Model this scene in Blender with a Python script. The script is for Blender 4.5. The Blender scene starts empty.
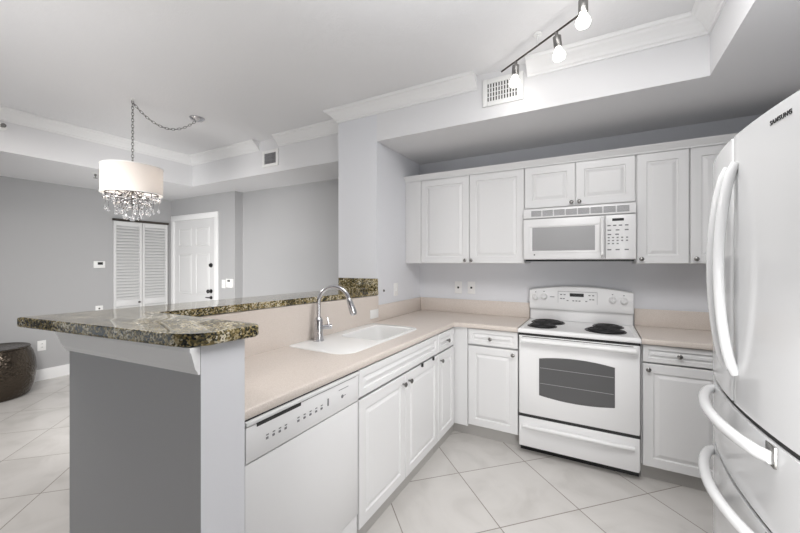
import bpy, bmesh, math, random
from mathutils import Vector, Matrix
random.seed(7)
S = bpy.context.scene
COL = S.collection
PI = math.pi

# ---------------------------------------------------------------- camera, world, lights, exposure
cam_d = bpy.data.cameras.new('camera'); cam = bpy.data.objects.new('camera', cam_d); COL.objects.link(cam)
cam_d.sensor_width = 36.0; cam_d.lens = 16.0; cam_d.shift_y = -4.5/800; cam_d.clip_start = 0.02
cam.location = (0, 0, 1.40); cam.rotation_euler = (PI/2, 0, math.radians(29.1))
S.camera = cam
S.view_settings.view_transform = 'Standard'; S.view_settings.look = 'None'
S.view_settings.gamma = 1.0; S.view_settings.use_curve_mapping = False
S.view_settings.exposure = 0.18

W = bpy.data.worlds.new('world'); S.world = W; W.use_nodes = True
W.node_tree.nodes['Background'].inputs[0].default_value = (0.86, 0.93, 1.0, 1)
W.node_tree.nodes['Background'].inputs[1].default_value = 0.5

def light(name, typ, loc, energy, color=(1, 1, 1), size=1.0, size_y=None, rot=(0, 0, 0)):
    d = bpy.data.lights.new(name, typ); o = bpy.data.objects.new(name, d); COL.objects.link(o)
    d.energy = energy; d.color = color; o.location = loc; o.rotation_euler = rot
    if typ == 'AREA':
        d.shape = 'RECTANGLE'; d.size = size; d.size_y = size_y or size
    else:
        d.shadow_soft_size = size
    return o
def aim(x, y, z): return Vector((x, y, z)).to_track_quat('-Z', 'Y').to_euler()
# added overhead fill for the kitchen, no real fixture, out of frame
light('kitchen_overhead_fill', 'AREA', (0.05, 1.16, 2.66), 26, (1.0, 0.985, 0.975), 1.0, 0.75)
# added fill lamps with no real source in the room: one aimed at the ceiling, one from beside the fridge, one from the bar end into the dining room
light('kitchen_bounce_fill', 'AREA', (-0.15, 0.95, 2.0), 8.5, (0.97, 0.98, 1.0), 1.4, 0.6, (PI, 0, 0))
ks = light('kitchen_side_fill', 'AREA', (0.40, 0.78, 0.95), 6.0, (1.0, 0.99, 0.985), 0.3, 0.8, aim(-0.47, 0.88, -0.18)); ks.data.spread = math.radians(112)
ds = light('dining_side_fill', 'AREA', (-2.75, 0.50, 1.25), 23, (1.0, 0.99, 0.975), 0.5, 0.9, aim(-0.6, 0.8, -0.1)); ds.data.spread = math.radians(100)
light('dining_bounce_fill', 'AREA', (-2.3, 0.30, 1.6), 6.5, (1.0, 0.975, 0.96), 1.0, 0.8, (PI, 0, 0))  # another added fill, aimed up at the dining ceiling
# added overhead fill, no real fixture, beyond the left edge of the frame
light('dining_overhead_fill', 'AREA', (-3.3, 0.22, 2.66), 29, (1.0, 0.955, 0.915), 0.9, 0.6)
# daylight through the dining room's glazed opening behind the camera
light('window_daylight', 'AREA', (-4.1, -2.1, 1.2), 8, (0.88, 0.94, 1.0), 2.4, 2.0, (PI/2, 0, 0))
TRACK_W, CHAND_W = 0.45, 0.5

# ---------------------------------------------------------------- material helpers
def mat(name, color, rough=0.5, metal=0.0, **kw):
    m = bpy.data.materials.new(name); m.use_nodes = True
    b = m.node_tree.nodes['Principled BSDF']
    b.inputs['Base Color'].default_value = (*color, 1)
    b.inputs['Roughness'].default_value = rough
    b.inputs['Metallic'].default_value = metal
    for k, v in kw.items():
        b.inputs[k.replace('_', ' ')].default_value = v
    return m
def nodes(m):
    return m.node_tree.nodes, m.node_tree.links, m.node_tree.nodes['Principled BSDF']
def add_bump(m, scale, strength, dist=0.002, detail=3):
    n, l, b = nodes(m)
    tc = n.new('ShaderNodeTexCoord'); t = n.new('ShaderNodeTexNoise')
    t.inputs['Scale'].default_value = scale; t.inputs['Detail'].default_value = detail
    bp = n.new('ShaderNodeBump'); bp.inputs['Strength'].default_value = strength; bp.inputs['Distance'].default_value = dist
    l.new(tc.outputs['Object'], t.inputs['Vector']); l.new(t.outputs['Fac'], bp.inputs['Height']); l.new(bp.outputs['Normal'], b.inputs['Normal'])
    return m
def ramp(n, stops):
    r = n.new('ShaderNodeValToRGB'); e = r.color_ramp.elements
    while len(e) < len(stops): e.new(0.5)
    for el, (p, c) in zip(e, stops):
        el.position = p; el.color = (*c, 1)
    return r

M = {}
M['pale_paint'] = add_bump(mat('pale_wall_paint', (0.745, 0.755, 0.785), 0.6), 180, 0.08)
M['grey_paint'] = add_bump(mat('grey_wall_paint', (0.43, 0.43, 0.435), 0.6), 180, 0.08)
M['ceiling'] = add_bump(mat('ceiling_paint', (0.80, 0.80, 0.81), 0.8), 60, 0.35, 0.004, 5)
M['soffit'] = add_bump(mat('soffit_paint', (0.76, 0.76, 0.77), 0.7), 150, 0.1)
M['trim'] = add_bump(mat('white_trim_paint', (0.86, 0.86, 0.86), 0.35), 90, 0.03)
M['door_white'] = add_bump(mat('white_door_paint', (0.70, 0.70, 0.70), 0.4), 90, 0.03)
M['cab'] = add_bump(mat('white_thermofoil', (0.79, 0.79, 0.79), 0.32), 60, 0.02)
M['toe'] = add_bump(mat('grey_toe_board', (0.50, 0.485, 0.465), 0.5), 60, 0.05)
M['appl'] = add_bump(mat('white_appliance_enamel', (0.84, 0.84, 0.84), 0.38), 400, 0.02, 0.0005)
M['appl2'] = add_bump(mat('white_appliance_plastic', (0.80, 0.80, 0.80), 0.3), 300, 0.03, 0.0005)
M['fridge'] = add_bump(mat('white_fridge_gloss', (0.67, 0.675, 0.68), 0.12), 500, 0.03, 0.0004)
M['black'] = add_bump(mat('black_plastic', (0.012, 0.012, 0.013), 0.35), 200, 0.03)
M['mark'] = mat('grey_print', (0.20, 0.20, 0.21), 0.5)
M['dark_gap'] = mat('dark_gap', (0.03, 0.03, 0.03), 0.8)
M['chrome'] = add_bump(mat('polished_chrome', (0.58, 0.58, 0.60), 0.16, 1.0), 30, 0.01)
M['nickel'] = add_bump(mat('brushed_nickel', (0.27, 0.265, 0.255), 0.25, 1.0), 300, 0.05)
M['bronze'] = add_bump(mat('dark_bronze', (0.10, 0.09, 0.08), 0.3, 1.0), 300, 0.05)
M['oven_glass'] = mat('dark_oven_glass', (0.11, 0.11, 0.112), 0.15)
M['micro_glass'] = mat('grey_microwave_screen', (0.36, 0.36, 0.365), 0.5)
M['grille'] = mat('grey_grille', (0.30, 0.30, 0.31), 0.5)
M['sink'] = add_bump(mat('white_composite_sink', (0.88, 0.88, 0.87), 0.22), 200, 0.02)
M['coil'] = add_bump(mat('burner_coil', (0.012, 0.012, 0.013), 0.5), 200, 0.05)
M['plate'] = mat('white_switch_plate', (0.86, 0.86, 0.85), 0.3)
def emit(name, col, st):
    m = bpy.data.materials.new(name); m.use_nodes = True
    n, l, b = nodes(m)
    b.inputs['Base Color'].default_value = (*col, 1)
    b.inputs['Emission Color'].default_value = (*col, 1); b.inputs['Emission Strength'].default_value = st
    return m
M['bulb'] = emit('lit_bulb', (1.0, 0.97, 0.93), 6)
M['candle'] = emit('lit_candle_bulb', (1.0, 0.94, 0.88), 8)
# crystal
m = mat('clear_crystal', (0.95, 0.95, 0.96), 0.03, 0.0); nodes(m)[2].inputs['Transmission Weight'].default_value = 1.0; nodes(m)[2].inputs['IOR'].default_value = 1.5; M['crystal'] = m
# organza shade
m = bpy.data.materials.new('organza_shade'); m.use_nodes = True
n, l, b = nodes(m); out = n['Material Output']
tc = n.new('ShaderNodeTexCoord'); wv = n.new('ShaderNodeTexWave'); wv.bands_direction = 'Z'; wv.inputs['Scale'].default_value = 60; wv.inputs['Distortion'].default_value = 1.0
l.new(tc.outputs['Object'], wv.inputs['Vector'])
rp = ramp(n, [(0, (0.78, 0.74, 0.71)), (1, (0.9, 0.87, 0.84))]); l.new(wv.outputs['Fac'], rp.inputs[0])
b.inputs['Roughness'].default_value = 0.7; l.new(rp.outputs[0], b.inputs['Base Color'])
tr = n.new('ShaderNodeBsdfTranslucent'); l.new(rp.outputs[0], tr.inputs['Color'])
mx = n.new('ShaderNodeMixShader'); mx.inputs[0].default_value = 0.5
l.new(b.outputs[0], mx.inputs[1]); l.new(tr.outputs[0], mx.inputs[2]); l.new(mx.outputs[0], out.inputs['Surface'])
M['shade'] = m
# hammered metal
m = mat('hammered_bronze', (0.085, 0.07, 0.056), 0.22, 1.0)
n, l, b = nodes(m); tc = n.new('ShaderNodeTexCoord'); vo = n.new('ShaderNodeTexVoronoi'); vo.inputs['Scale'].default_value = 42
bp = n.new('ShaderNodeBump'); bp.inputs['Strength'].default_value = 0.6; bp.inputs['Distance'].default_value = 0.008
l.new(tc.outputs['Object'], vo.inputs['Vector']); l.new(vo.outputs['Distance'], bp.inputs['Height']); l.new(bp.outputs['Normal'], b.inputs['Normal'])
M['hammered'] = m
# beige solid surface
m = mat('beige_solid_surface', (0.7, 0.62, 0.56), 0.3)
n, l, b = nodes(m); tc = n.new('ShaderNodeTexCoord'); t = n.new('ShaderNodeTexNoise'); t.inputs['Scale'].default_value = 260; t.inputs['Detail'].default_value = 2
rp = ramp(n, [(0.35, (0.63, 0.56, 0.505)), (0.65, (0.73, 0.665, 0.61))]); l.new(tc.outputs['Object'], t.inputs['Vector']); l.new(t.outputs['Fac'], rp.inputs[0]); l.new(rp.outputs[0], b.inputs['Base Color'])
M['beige'] = m
# granite
m = mat('gold_green_granite', (0.5, 0.42, 0.28), 0.07)
n, l, b = nodes(m); tc = n.new('ShaderNodeTexCoord')
dn = n.new('ShaderNodeTexNoise'); dn.inputs['Scale'].default_value = 90; dn.inputs['Detail'].default_value = 3
dv = n.new('ShaderNodeVectorMath'); dv.operation = 'SCALE'; dv.inputs['Scale'].default_value = 0.012
da = n.new('ShaderNodeVectorMath'); da.operation = 'ADD'
l.new(tc.outputs['Object'], dn.inputs['Vector']); l.new(dn.outputs['Color'], dv.inputs[0]); l.new(tc.outputs['Object'], da.inputs[0]); l.new(dv.outputs[0], da.inputs[1])
vg = n.new('ShaderNodeTexVoronoi'); vg.inputs['Scale'].default_value = 165; l.new(da.outputs[0], vg.inputs['Vector'])
sx = n.new('ShaderNodeSeparateColor'); l.new(vg.outputs['Color'], sx.inputs[0])
t3 = n.new('ShaderNodeTexNoise'); t3.inputs['Scale'].default_value = 9; t3.inputs['Detail'].default_value = 5; t3.inputs['Distortion'].default_value = 1.0
l.new(tc.outputs['Object'], t3.inputs['Vector'])
ad = n.new('ShaderNodeMath'); ad.operation = 'MULTIPLY_ADD'; ad.inputs[1].default_value = 0.5
l.new(sx.outputs[0], ad.inputs[0])
sh = n.new('ShaderNodeMath'); sh.operation = 'MULTIPLY_ADD'; sh.inputs[1].default_value = 0.9; sh.inputs[2].default_value = -0.24
l.new(t3.outputs['Fac'], sh.inputs[0]); l.new(sh.outputs[0], ad.inputs[2])
rg_r = ramp(n, [(0.18, (0.010, 0.011, 0.008)), (0.32, (0.040, 0.040, 0.022)), (0.42, (0.13, 0.10, 0.038)), (0.53, (0.31, 0.235, 0.095)), (0.63, (0.45, 0.39, 0.25)), (0.76, (0.70, 0.65, 0.52))])
l.new(ad.outputs[0], rg_r.inputs[0]); l.new(rg_r.outputs[0], b.inputs['Base Color'])
M['granite'] = m
# diagonal floor tile
m = mat('diagonal_marble_tile', (0.7, 0.68, 0.65), 0.16)
n, l, b = nodes(m); tc = n.new('ShaderNodeTexCoord'); sp = n.new('ShaderNodeSeparateXYZ'); l.new(tc.outputs['Object'], sp.inputs[0])
def mth(op, a, c=None):
    q = n.new('ShaderNodeMath'); q.operation = op
    for i, v in enumerate((a, c)):
        if v is None: continue
        if isinstance(v, (int, float)): q.inputs[i].default_value = v
        else: l.new(v, q.inputs[i])
    return q.outputs[0]
TILE = 0.714
pu = mth('DIVIDE', mth('SUBTRACT', mth('ADD', sp.outputs[0], sp.outputs[1]), 1.444 - TILE*20), TILE)
pv = mth('DIVIDE', mth('SUBTRACT', mth('SUBTRACT', sp.outputs[1], sp.outputs[0]), 2.344 - TILE*20), TILE)
def edge_dist(p):
    fr = mth('FRACT', p); return mth('MINIMUM', fr, mth('SUBTRACT', 1.0, fr))
ed = mth('MINIMUM', edge_dist(pu), edge_dist(pv))
grout = mth('LESS_THAN', ed, 0.006)
cb = n.new('ShaderNodeCombineXYZ'); l.new(mth('FLOOR', pu), cb.inputs[0]); l.new(mth('FLOOR', pv), cb.inputs[1])
wn = n.new('ShaderNodeTexWhiteNoise'); l.new(cb.outputs[0], wn.inputs['Vector'])
va = n.new('ShaderNodeVectorMath'); va.operation = 'ADD'; vs = n.new('ShaderNodeVectorMath'); vs.operation = 'SCALE'; vs.inputs['Scale'].default_value = 6
l.new(wn.outputs['Color'], vs.inputs[0]); l.new(tc.outputs['Object'], va.inputs[0]); l.new(vs.outputs[0], va.inputs[1])
tn = n.new('ShaderNodeTexNoise'); tn.inputs['Scale'].default_value = 3.2; tn.inputs['Detail'].default_value = 7; tn.inputs['Distortion'].default_value = 1.0; l.new(va.outputs[0], tn.inputs['Vector'])
rp = ramp(n, [(0.3, (0.555, 0.535, 0.51)), (0.5, (0.63, 0.61, 0.585)), (0.7, (0.66, 0.64, 0.615))]); l.new(tn.outputs['Fac'], rp.inputs[0])
mg = n.new('ShaderNodeMix'); mg.data_type = 'RGBA'; l.new(grout, mg.inputs[0]); l.new(rp.outputs[0], mg.inputs['A']); mg.inputs['B'].default_value = (0.26, 0.235, 0.21, 1)
l.new(mg.outputs['Result'], b.inputs['Base Color'])
rg = mth('ADD', mth('MULTIPLY', grout, 0.5), 0.2); l.new(rg, b.inputs['Roughness'])
M['tile'] = m

# ---------------------------------------------------------------- mesh builder
class B:
    def __init__(s): s.bm = bmesh.new()
    def box(s, x0, x1, y0, y1, z0, z1, bev=0.0, seg=2):
        t = bmesh.new(); bmesh.ops.create_cube(t, size=1)
        for v in t.verts:
            v.co = Vector(((x0+x1)/2 + v.co.x*(x1-x0), (y0+y1)/2 + v.co.y*(y1-y0), (z0+z1)/2 + v.co.z*(z1-z0)))
        if bev: bmesh.ops.bevel(t, geom=list(t.edges), offset=bev, segments=seg, affect='EDGES', profile=0.5)
        return s.merge(t)
    def merge(s, t):
        me = bpy.data.meshes.new('t'); t.to_mesh(me); t.free(); s.bm.from_mesh(me); bpy.data.meshes.remove(me); return s
    def quads(s, rings, closed=True, cap=True):
        vr = [[s.bm.verts.new(p) for p in r] for r in rings]
        k = len(vr[0])
        for a, c in zip(vr, vr[1:]):
            for i in range(k if closed else k-1):
                j = (i+1) % k
                try: s.bm.faces.new((a[i], a[j], c[j], c[i]))
                except ValueError: pass
        if cap and closed:
            for r in (vr[0], vr[-1]):
                try: s.bm.faces.new(r)
                except ValueError: pass
        return s
    def tube(s, pts, r, seg=12, cap=True):
        pts = [Vector(p) for p in pts]; rs = r if isinstance(r, (list, tuple)) else [r]*len(pts)
        rings = []; up = None
        for i, p in enumerate(pts):
            t = (pts[min(i+1, len(pts)-1)] - pts[max(i-1, 0)]).normalized()
            if up is None:
                up = Vector((0, 0, 1)) if abs(t.z) < 0.9 else Vector((1, 0, 0))
            a = t.cross(up).normalized(); up = a.cross(t).normalized()
            rings.append([p + rs[i]*(math.cos(2*PI*k/seg)*a + math.sin(2*PI*k/seg)*up) for k in range(seg)])
        return s.quads(rings, True, cap)
    def cyl(s, p, q, r, r2=None, seg=20):
        return s.tube([p, q], [r, r if r2 is None else r2], seg)
    def lathe(s, c, prof, seg=28, axis=(0, 0, 1)):
        q = Vector((0, 0, 1)).rotation_difference(Vector(axis)); c = Vector(c)
        rings = [[c + q @ Vector((max(r, 1e-4)*math.cos(2*PI*k/seg), max(r, 1e-4)*math.sin(2*PI*k/seg), z)) for k in range(seg)] for r, z in prof]
        return s.quads(rings)
    def prism(s, pts, z0, z1, bev=0.0, tilt=None, seg=2):
        t = bmesh.new(); f = lambda z, p: z + (tilt(p) if tilt else 0)
        lo = [t.verts.new((p[0], p[1], f(z0, p))) for p in pts]; hi = [t.verts.new((p[0], p[1], f(z1, p))) for p in pts]
        t.faces.new(lo[::-1]); t.faces.new(hi); k = len(pts)
        for i in range(k): t.faces.new((lo[i], lo[(i+1) % k], hi[(i+1) % k], hi[i]))
        if bev:
            es = [e for e in t.edges if abs((e.verts[0].co - e.verts[1].co).z) < 0.7*(e.verts[0].co-e.verts[1].co).length]
            bmesh.ops.bevel(t, geom=es, offset=bev, segments=seg, affect='EDGES', profile=0.5)
        return s.merge(t)
    def sweep(s, path, prof, side=1, z=0.0):
        """profile (offset to the side, height) carried along a horizontal mitred path"""
        P = [Vector((p[0], p[1])) for p in path]; rings = []
        for i, p in enumerate(P):
            d0 = (P[i]-P[i-1]).normalized() if i else None
            d1 = (P[i+1]-P[i]).normalized() if i < len(P)-1 else None
            if d0 is None: d0 = d1
            if d1 is None: d1 = d0
            n0 = Vector((-d0.y, d0.x)); n1 = Vector((-d1.y, d1.x)); nb = (n0+n1).normalized(); k = 1/max(0.2, nb.dot(n0))
            rings.append([Vector((p.x+side*nb.x*k*o, p.y+side*nb.y*k*o, z+h)) for o, h in prof])
        return s.quads(rings)
    def panel(s, F, a0, a1, b0, b1, th=0.019, rings=None):
        """raised-panel door: concentric rectangles (inset, height)"""
        if rings is None:
            w = min(a1-a0, b1-b0); br = min(0.055, w*0.26)
            rings = [(0, -0.003), (0.003, 0), (br, 0), (br+0.004, -0.009), (br+0.011, -0.009), (br+0.030, -0.0005), (br+0.033, 0.0)]
        L = []
        for ins, h in [(0, -th)] + rings:
            L.append([Vector(F(a, b, h)) for a, b in ((a0+ins, b0+ins), (a1-ins, b0+ins), (a1-ins, b1-ins), (a0+ins, b1-ins))])
        return s.quads(L)
    def fbox(s, F, a0, a1, b0, b1, n0, n1, bev=0.0):
        p, q = F(a0, b0, n0), F(a1, b1, n1)
        lo = [min(i, j) for i, j in zip(p, q)]; hi = [max(i, j) for i, j in zip(p, q)]
        return s.box(lo[0], hi[0], lo[1], hi[1], lo[2], hi[2], bev)

def obj(name, b, m, parent=None, off=None, smooth=True):
    bm = b.bm
    base = Vector(parent_loc(parent)) if parent else Vector((0, 0, 0))
    if off is not None and parent is None: base = Vector(off)
    if base.length: bmesh.ops.translate(bm, vec=-base, verts=bm.verts)
    bmesh.ops.recalc_face_normals(bm, faces=bm.faces)
    for f in bm.faces: f.smooth = smooth
    for e in bm.edges:
        if len(e.link_faces) == 2: e.smooth = e.calc_face_angle(0) < math.radians(32)
    me = bpy.data.meshes.new(name); bm.to_mesh(me); bm.free()
    for q in (m if isinstance(m, list) else [m]): me.materials.append(q)
    o = bpy.data.objects.new(name, me); COL.objects.link(o)
    if parent: o.parent = parent
    elif off is not None: o.location = off
    return o
def parent_loc(p):
    v = Vector((0, 0, 0))
    while p: v += p.location; p = p.parent
    return v
def tag(o, label, cat, group=None):
    o['label'] = label; o['category'] = cat
    if group: o['group'] = group
    return o
def thing(name, loc, label, cat, group=None):
    o = bpy.data.objects.new(name, None); COL.objects.link(o); o.location = loc; o.empty_display_size = 0.05
    return tag(o, label, cat, group)
def struct(name, b, m, parent=None):
    o = obj(name, b, m, parent, None, not name.startswith('trim'))
    if not parent: o['kind'] = 'structure'
    return o
def dup(o, parent=None):
    c = o.copy(); COL.objects.link(c)
    if parent: c.parent = parent
    for ch in o.children: dup(ch, c)
    return c
FX = lambda c: (lambda a, b, n: (c+n, a, b))      # face looking +x, a runs along y
FY = lambda c: (lambda a, b, n: (a, c-n, b))      # face looking -y, a runs along x
FN = lambda c: (lambda a, b, n: (c-n, a, b))      # face looking -x

# ---------------------------------------------------------------- levels measured from the photograph
ZCEIL, ZSOF = 2.71, 2.39
XL, YB, YH, XR = -1.583, 3.26, 2.452, 1.20       # alcove left wall, back wall, header face, right wall
XW, YD, YR, XJ = -5.76, 3.08, 3.20, -4.24        # dining left wall, door wall, recess wall, jog
XSL = -1.98                                      # stub wall's left side
ZDS = 2.35                                       # dining soffit
SX, SY = -4.46, 2.64                             # dining soffit inner faces
XRS = 0.52                                       # right kitchen soffit face
YREAR = -2.3

# ---------------------------------------------------------------- the room
struct('floor', B().box(XW-0.15, XR+0.15, YREAR, 3.5, -0.1, 0), M['tile'])
struct('ceiling', B().box(XW-0.15, XR+0.15, YREAR, 3.5, ZCEIL, ZCEIL+0.1), M['ceiling'])
struct('wall_left', B().box(XW-0.15, XW, YREAR, YD+0.4, 0, ZCEIL), M['grey_paint'])
struct('wall_entry', B().box(XW, XJ, YD, 3.5, 0, ZCEIL), M['grey_paint'])
struct('wall_recess', B().box(XJ, XSL, YR, 3.5, 0, ZCEIL), M['grey_paint'])
struct('wall_stub', B().box(XSL, XL, YH, 3.5, 0, ZCEIL), M['pale_paint'])
struct('wall_back', B().box(XL, XR, YB, 3.5, 0, ZSOF), M['pale_paint'])
struct('wall_right', B().box(XR, XR+0.15, YREAR, 3.5, 0, ZCEIL), M['pale_paint'])
b = B().box(XW, -5.35, YREAR-0.15, YREAR, 0, ZCEIL).box(-2.85, XR, YREAR-0.15, YREAR, 0, ZCEIL).box(-5.35, -2.85, YREAR-0.15, YREAR, 2.2, ZCEIL)
struct('wall_rear', b, M['grey_paint'])
b = B().box(XL, XR, YH, 3.5, ZSOF, ZCEIL).box(XRS, XR, YREAR, YH, ZSOF, ZCEIL)
struct('ceiling_soffit_kitchen', b, M['soffit'])
b = B().box(XW, SX, YREAR, 3.5, ZDS, ZCEIL).box(SX, XSL, SY, 3.5, ZDS, ZCEIL)
struct('ceiling_soffit_dining', b, M['soffit'])
# crown mouldings (side of the path to which they project)
CROWN = [(0, 0), (0, -0.098), (0.010, -0.098), (0.013, -0.086), (0.022, -0.080), (0.030, -0.066), (0.048, -0.046), (0.066, -0.032), (0.074, -0.022), (0.086, -0.019), (0.092, -0.010), (0.094, 0)]
struct('trim_1', B().sweep([(XSL, 3.24), (XSL, YH), (-0.745, YH)], CROWN, -1 if False else -1, ZCEIL-0.001), M['trim'])
struct('trim_2', B().sweep([(-0.405, YH), (XRS, YH), (XRS, YREAR+0.01)], CROWN, -1, ZCEIL-0.001), M['trim'])
struct('trim_3', B().sweep([(SX, YREAR+0.01), (SX, SY), (-3.22, SY)], CROWN, -1, ZCEIL-0.001), M['trim'])
struct('trim_4', B().sweep([(-2.925, SY), (XSL-0.002, SY)], CROWN, -1, ZCEIL-0.001), M['trim'])
BASE = [(0, 0), (0, 0.13), (0.006, 0.13), (0.010, 0.118), (0.014, 0.10), (0.014, 0)]
struct('baseboard_left', B().sweep([(XW, YREAR+0.01), (XW, 2.30)], BASE, -1, 0), M['trim'])
struct('baseboard_entry', B().sweep([(-4.58, YD), (XJ, YD), (XJ, YR), (XSL, YR)], BASE, -1, 0), M['trim'])

# entry door: casing, six-panel slab, hardware
dr = bpy.data.objects.new('door_1', None); COL.objects.link(dr); dr.location = (-5.18, YD, 0); dr['kind'] = 'structure'
F = FY(YD)
b = B(); b.fbox(F, -5.735, -5.655, 0, 2.02, 0, 0.022, 0.004).fbox(F, -4.665, -4.585, 0, 2.02, 0, 0.022, 0.004).fbox(F, -5.735, -4.585, 2.02, 2.10, 0, 0.022, 0.004)
obj('door_casing', b, M['trim'], dr)
b = B(); b.fbox(F, -5.655, -4.665, 0.005, 2.018, -0.01, 0.004)
cx0, cx1, mid = -5.655+0.12, -4.665-0.12, (-5.655-4.665)/2
for (z0, z1) in ((0.22, 0.80), (0.93, 1.52), (1.63, 1.90)):
    for (a0, a1) in ((cx0, mid-0.05), (mid+0.05, cx1)):
        b.panel(F, a0, a1, z0, z1, 0.004, [(0, 0.006), (0.012, 0.012), (0.02, 0.005), (0.05, 0.013), (0.055, 0.013)])
obj('door_slab', b, M['door_white'], dr)
b = B().lathe((-4.745, YD-0.004, 0.99), [(0.028, 0), (0.03, 0.006), (0.011, 0.012), (0.011, 0.03), (0.026, 0.042), (0.028, 0.055), (0.016, 0.066), (0, 0.067)], 20, (0, -1, 0))
obj('door_knob', b, M['black'], dr)
b = B().lathe((-4.745, YD-0.004, 1.355), [(0.031, 0), (0.03, 0.012), (0.018, 0.018), (0, 0.019)], 20, (0, -1, 0)).box(-4.752, -4.738, YD-0.04, YD-0.02, 1.335, 1.375, 0.003)
obj('deadbolt', b, M['black'], dr)
b = B().lathe((-4.745, YD-0.004, 0.90), [(0.024, 0), (0.023, 0.01), (0, 0.012)], 16, (0, -1, 0)).box(-4.84, -4.745, YD-0.035, YD-0.022, 0.893, 0.907, 0.003)
obj('door_lever', b, M['black'], dr)
# louvred bifold door in the left wall
lv = bpy.data.objects.new('door_2', None); COL.objects.link(lv); lv.location = (XW, 2.67, 0); lv['kind'] = 'structure'
F = FX(XW)
y0, y1, ym = 2.325, 3.015, 2.672
obj('door_track', B().fbox(F, y0-0.01, y1+0.015, 1.965, 1.995, 0, 0.03).fbox(F, y1+0.003, y1+0.013, 0.0, 1.97, 0, 0.012), M['bronze'], lv)
for (a0, a1) in ((y0, ym-0.003), (ym+0.003, y1)):
    b = B()
    b.fbox(F, a0, a0+0.03, 0.01, 1.96, 0.002, 0.03, 0.002).fbox(F, a1-0.03, a1, 0.01, 1.96, 0.002, 0.03, 0.002)
    for (z0, z1) in ((0.01, 0.13), (0.79, 0.875), (1.90, 1.96)): b.fbox(F, a0+0.03, a1-0.03, z0, z1, 0.002, 0.03, 0.002)
    pass
    for (z0, z1) in ((0.13, 0.79), (0.875, 1.90)):
        k = int((z1-z0)/0.042)
        for i in range(k):
            z = z0 + (i+0.5)*(z1-z0)/k
            b.quads([[(XW+0.028, y, z-0.017), (XW+0.028, y, z-0.009), (XW+0.004, y, z+0.018), (XW+0.004, y, z+0.010)] for y in (a0+0.029, a1-0.029)])
    obj('louvred_leaf', b, M['door_white'], lv)
obj('bifold_knob', B().lathe((XW+0.03, ym-0.05, 0.83), [(0.008, 0), (0.008, 0.012), (0.016, 0.02), (0.015, 0.028), (0, 0.03)], 16, (1, 0, 0)), M['nickel'], lv)

# ---------------------------------------------------------------- pony wall and granite bar
tilt = lambda p: 0.0335*(0.607-p[1])/1.85
ZB = 1.162
b = B().prism([(-0.985, 0.607), (-0.985, 0.7505), (-1.585, 0.7505), (-1.585, YH), (-1.74, YH), (-1.74, 0.80), (-1.672, 0.543)], 0, ZB, 0, None)
for v in b.bm.verts:
    if v.co.z > 0.5: v.co.z += tilt(v.co) - 0.0005
pw = struct('wall_peninsula', b, [M['grey_paint'], M['pale_paint']])
for f in pw.data.polygons:
    if f.normal.x > 0.9: f.material_index = 1
# crown trim below the bar on its outer side
TR = [(0, 0), (0, -0.080), (0.007, -0.080), (0.010, -0.070), (0.016, -0.062), (0.021, -0.042), (0.026, -0.024), (0.029, -0.014), (0.032, -0.012), (0.032, 0)]
b = B().sweep([(-1.74, 2.44), (-1.74, 0.80), (-1.672, 0.543), (-0.987, 0.607)], TR, -1, ZB)
for v in b.bm.verts: v.co.z += tilt(v.co) - 0.0015
struct('trim_5', b, M['trim'])
def arc(c, r, a0, a1, k=8): return [(c[0]+r*math.cos(math.radians(a0+(a1-a0)*i/k)), c[1]+r*math.sin(math.radians(a0+(a1-a0)*i/k))) for i in range(k+1)]
pts = [(-1.815, 0.445)] + arc((-1.058, 0.655), 0.10, -82, -5) + arc((-0.990, 0.770), 0.03, 0, 95, 5) + [(-1.25, 0.79), (-1.565, 0.775), (-1.565, YH-0.003), (-1.965, YH-0.003)]
b = B().prism(pts, ZB+0.0015, ZB+0.0375, 0.007, tilt, 3)
bar = thing('bar_countertop', (-1.75, 1.4, ZB), 'raised L-shaped green and gold granite bar top with a rounded end on the peninsula wall', 'countertop')
obj('granite_slab', b, M['granite'], bar)
zt = ZB+0.0375+tilt((0, YH))
obj('granite_backsplash', B().box(-1.963, -1.567, YH-0.023, YH-0.002, zt-0.001, zt+0.098, 0.003), M['granite'], bar)

# ---------------------------------------------------------------- beige counters
ZC = 0.915
ct = thing('countertop', (-1.25, 1.9, ZC-0.04), 'beige solid-surface L-shaped countertop with the white sink in it', 'countertop')
SX0, SX1, SY0, SY1 = -1.525, -1.165, 1.50, 2.315     # sink cut-out
XF, YF = -1.005, 2.712
b = B()
z0, z1 = ZC-0.034, ZC
XBW, XBE = -1.5805, -0.517
b.box(XBW, XF-0.03, 0.752, SY0, z0, z1).box(XBW, SX0, SY0, SY1, z0, z1).box(SX1, XF-0.03, SY0, SY1, z0, z1)
b.box(XBW, XF-0.03, SY1, YB-0.003, z0, z1).box(XF-0.03, XBE, YF+0.03, YB-0.003, z0, z1)
# rounded front nosing following the inside corner
nose = [(0, z0), (0, z1), (0.022, z1), (0.028, z1-0.004), (0.030, z1-0.010), (0.030, z0+0.008), (0.026, z0)]
cpath = [(XF-0.03, 0.753), (XF-0.03, YF-0.04)] + [(XF-0.03+0.07-0.07*math.cos(t), YF-0.04+0.07*math.sin(t)) for t in [PI/2*i/8 for i in range(1, 9)]] + [(XBE, YF+0.03)]
b.sweep(cpath, nose, -1, 0)
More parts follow.
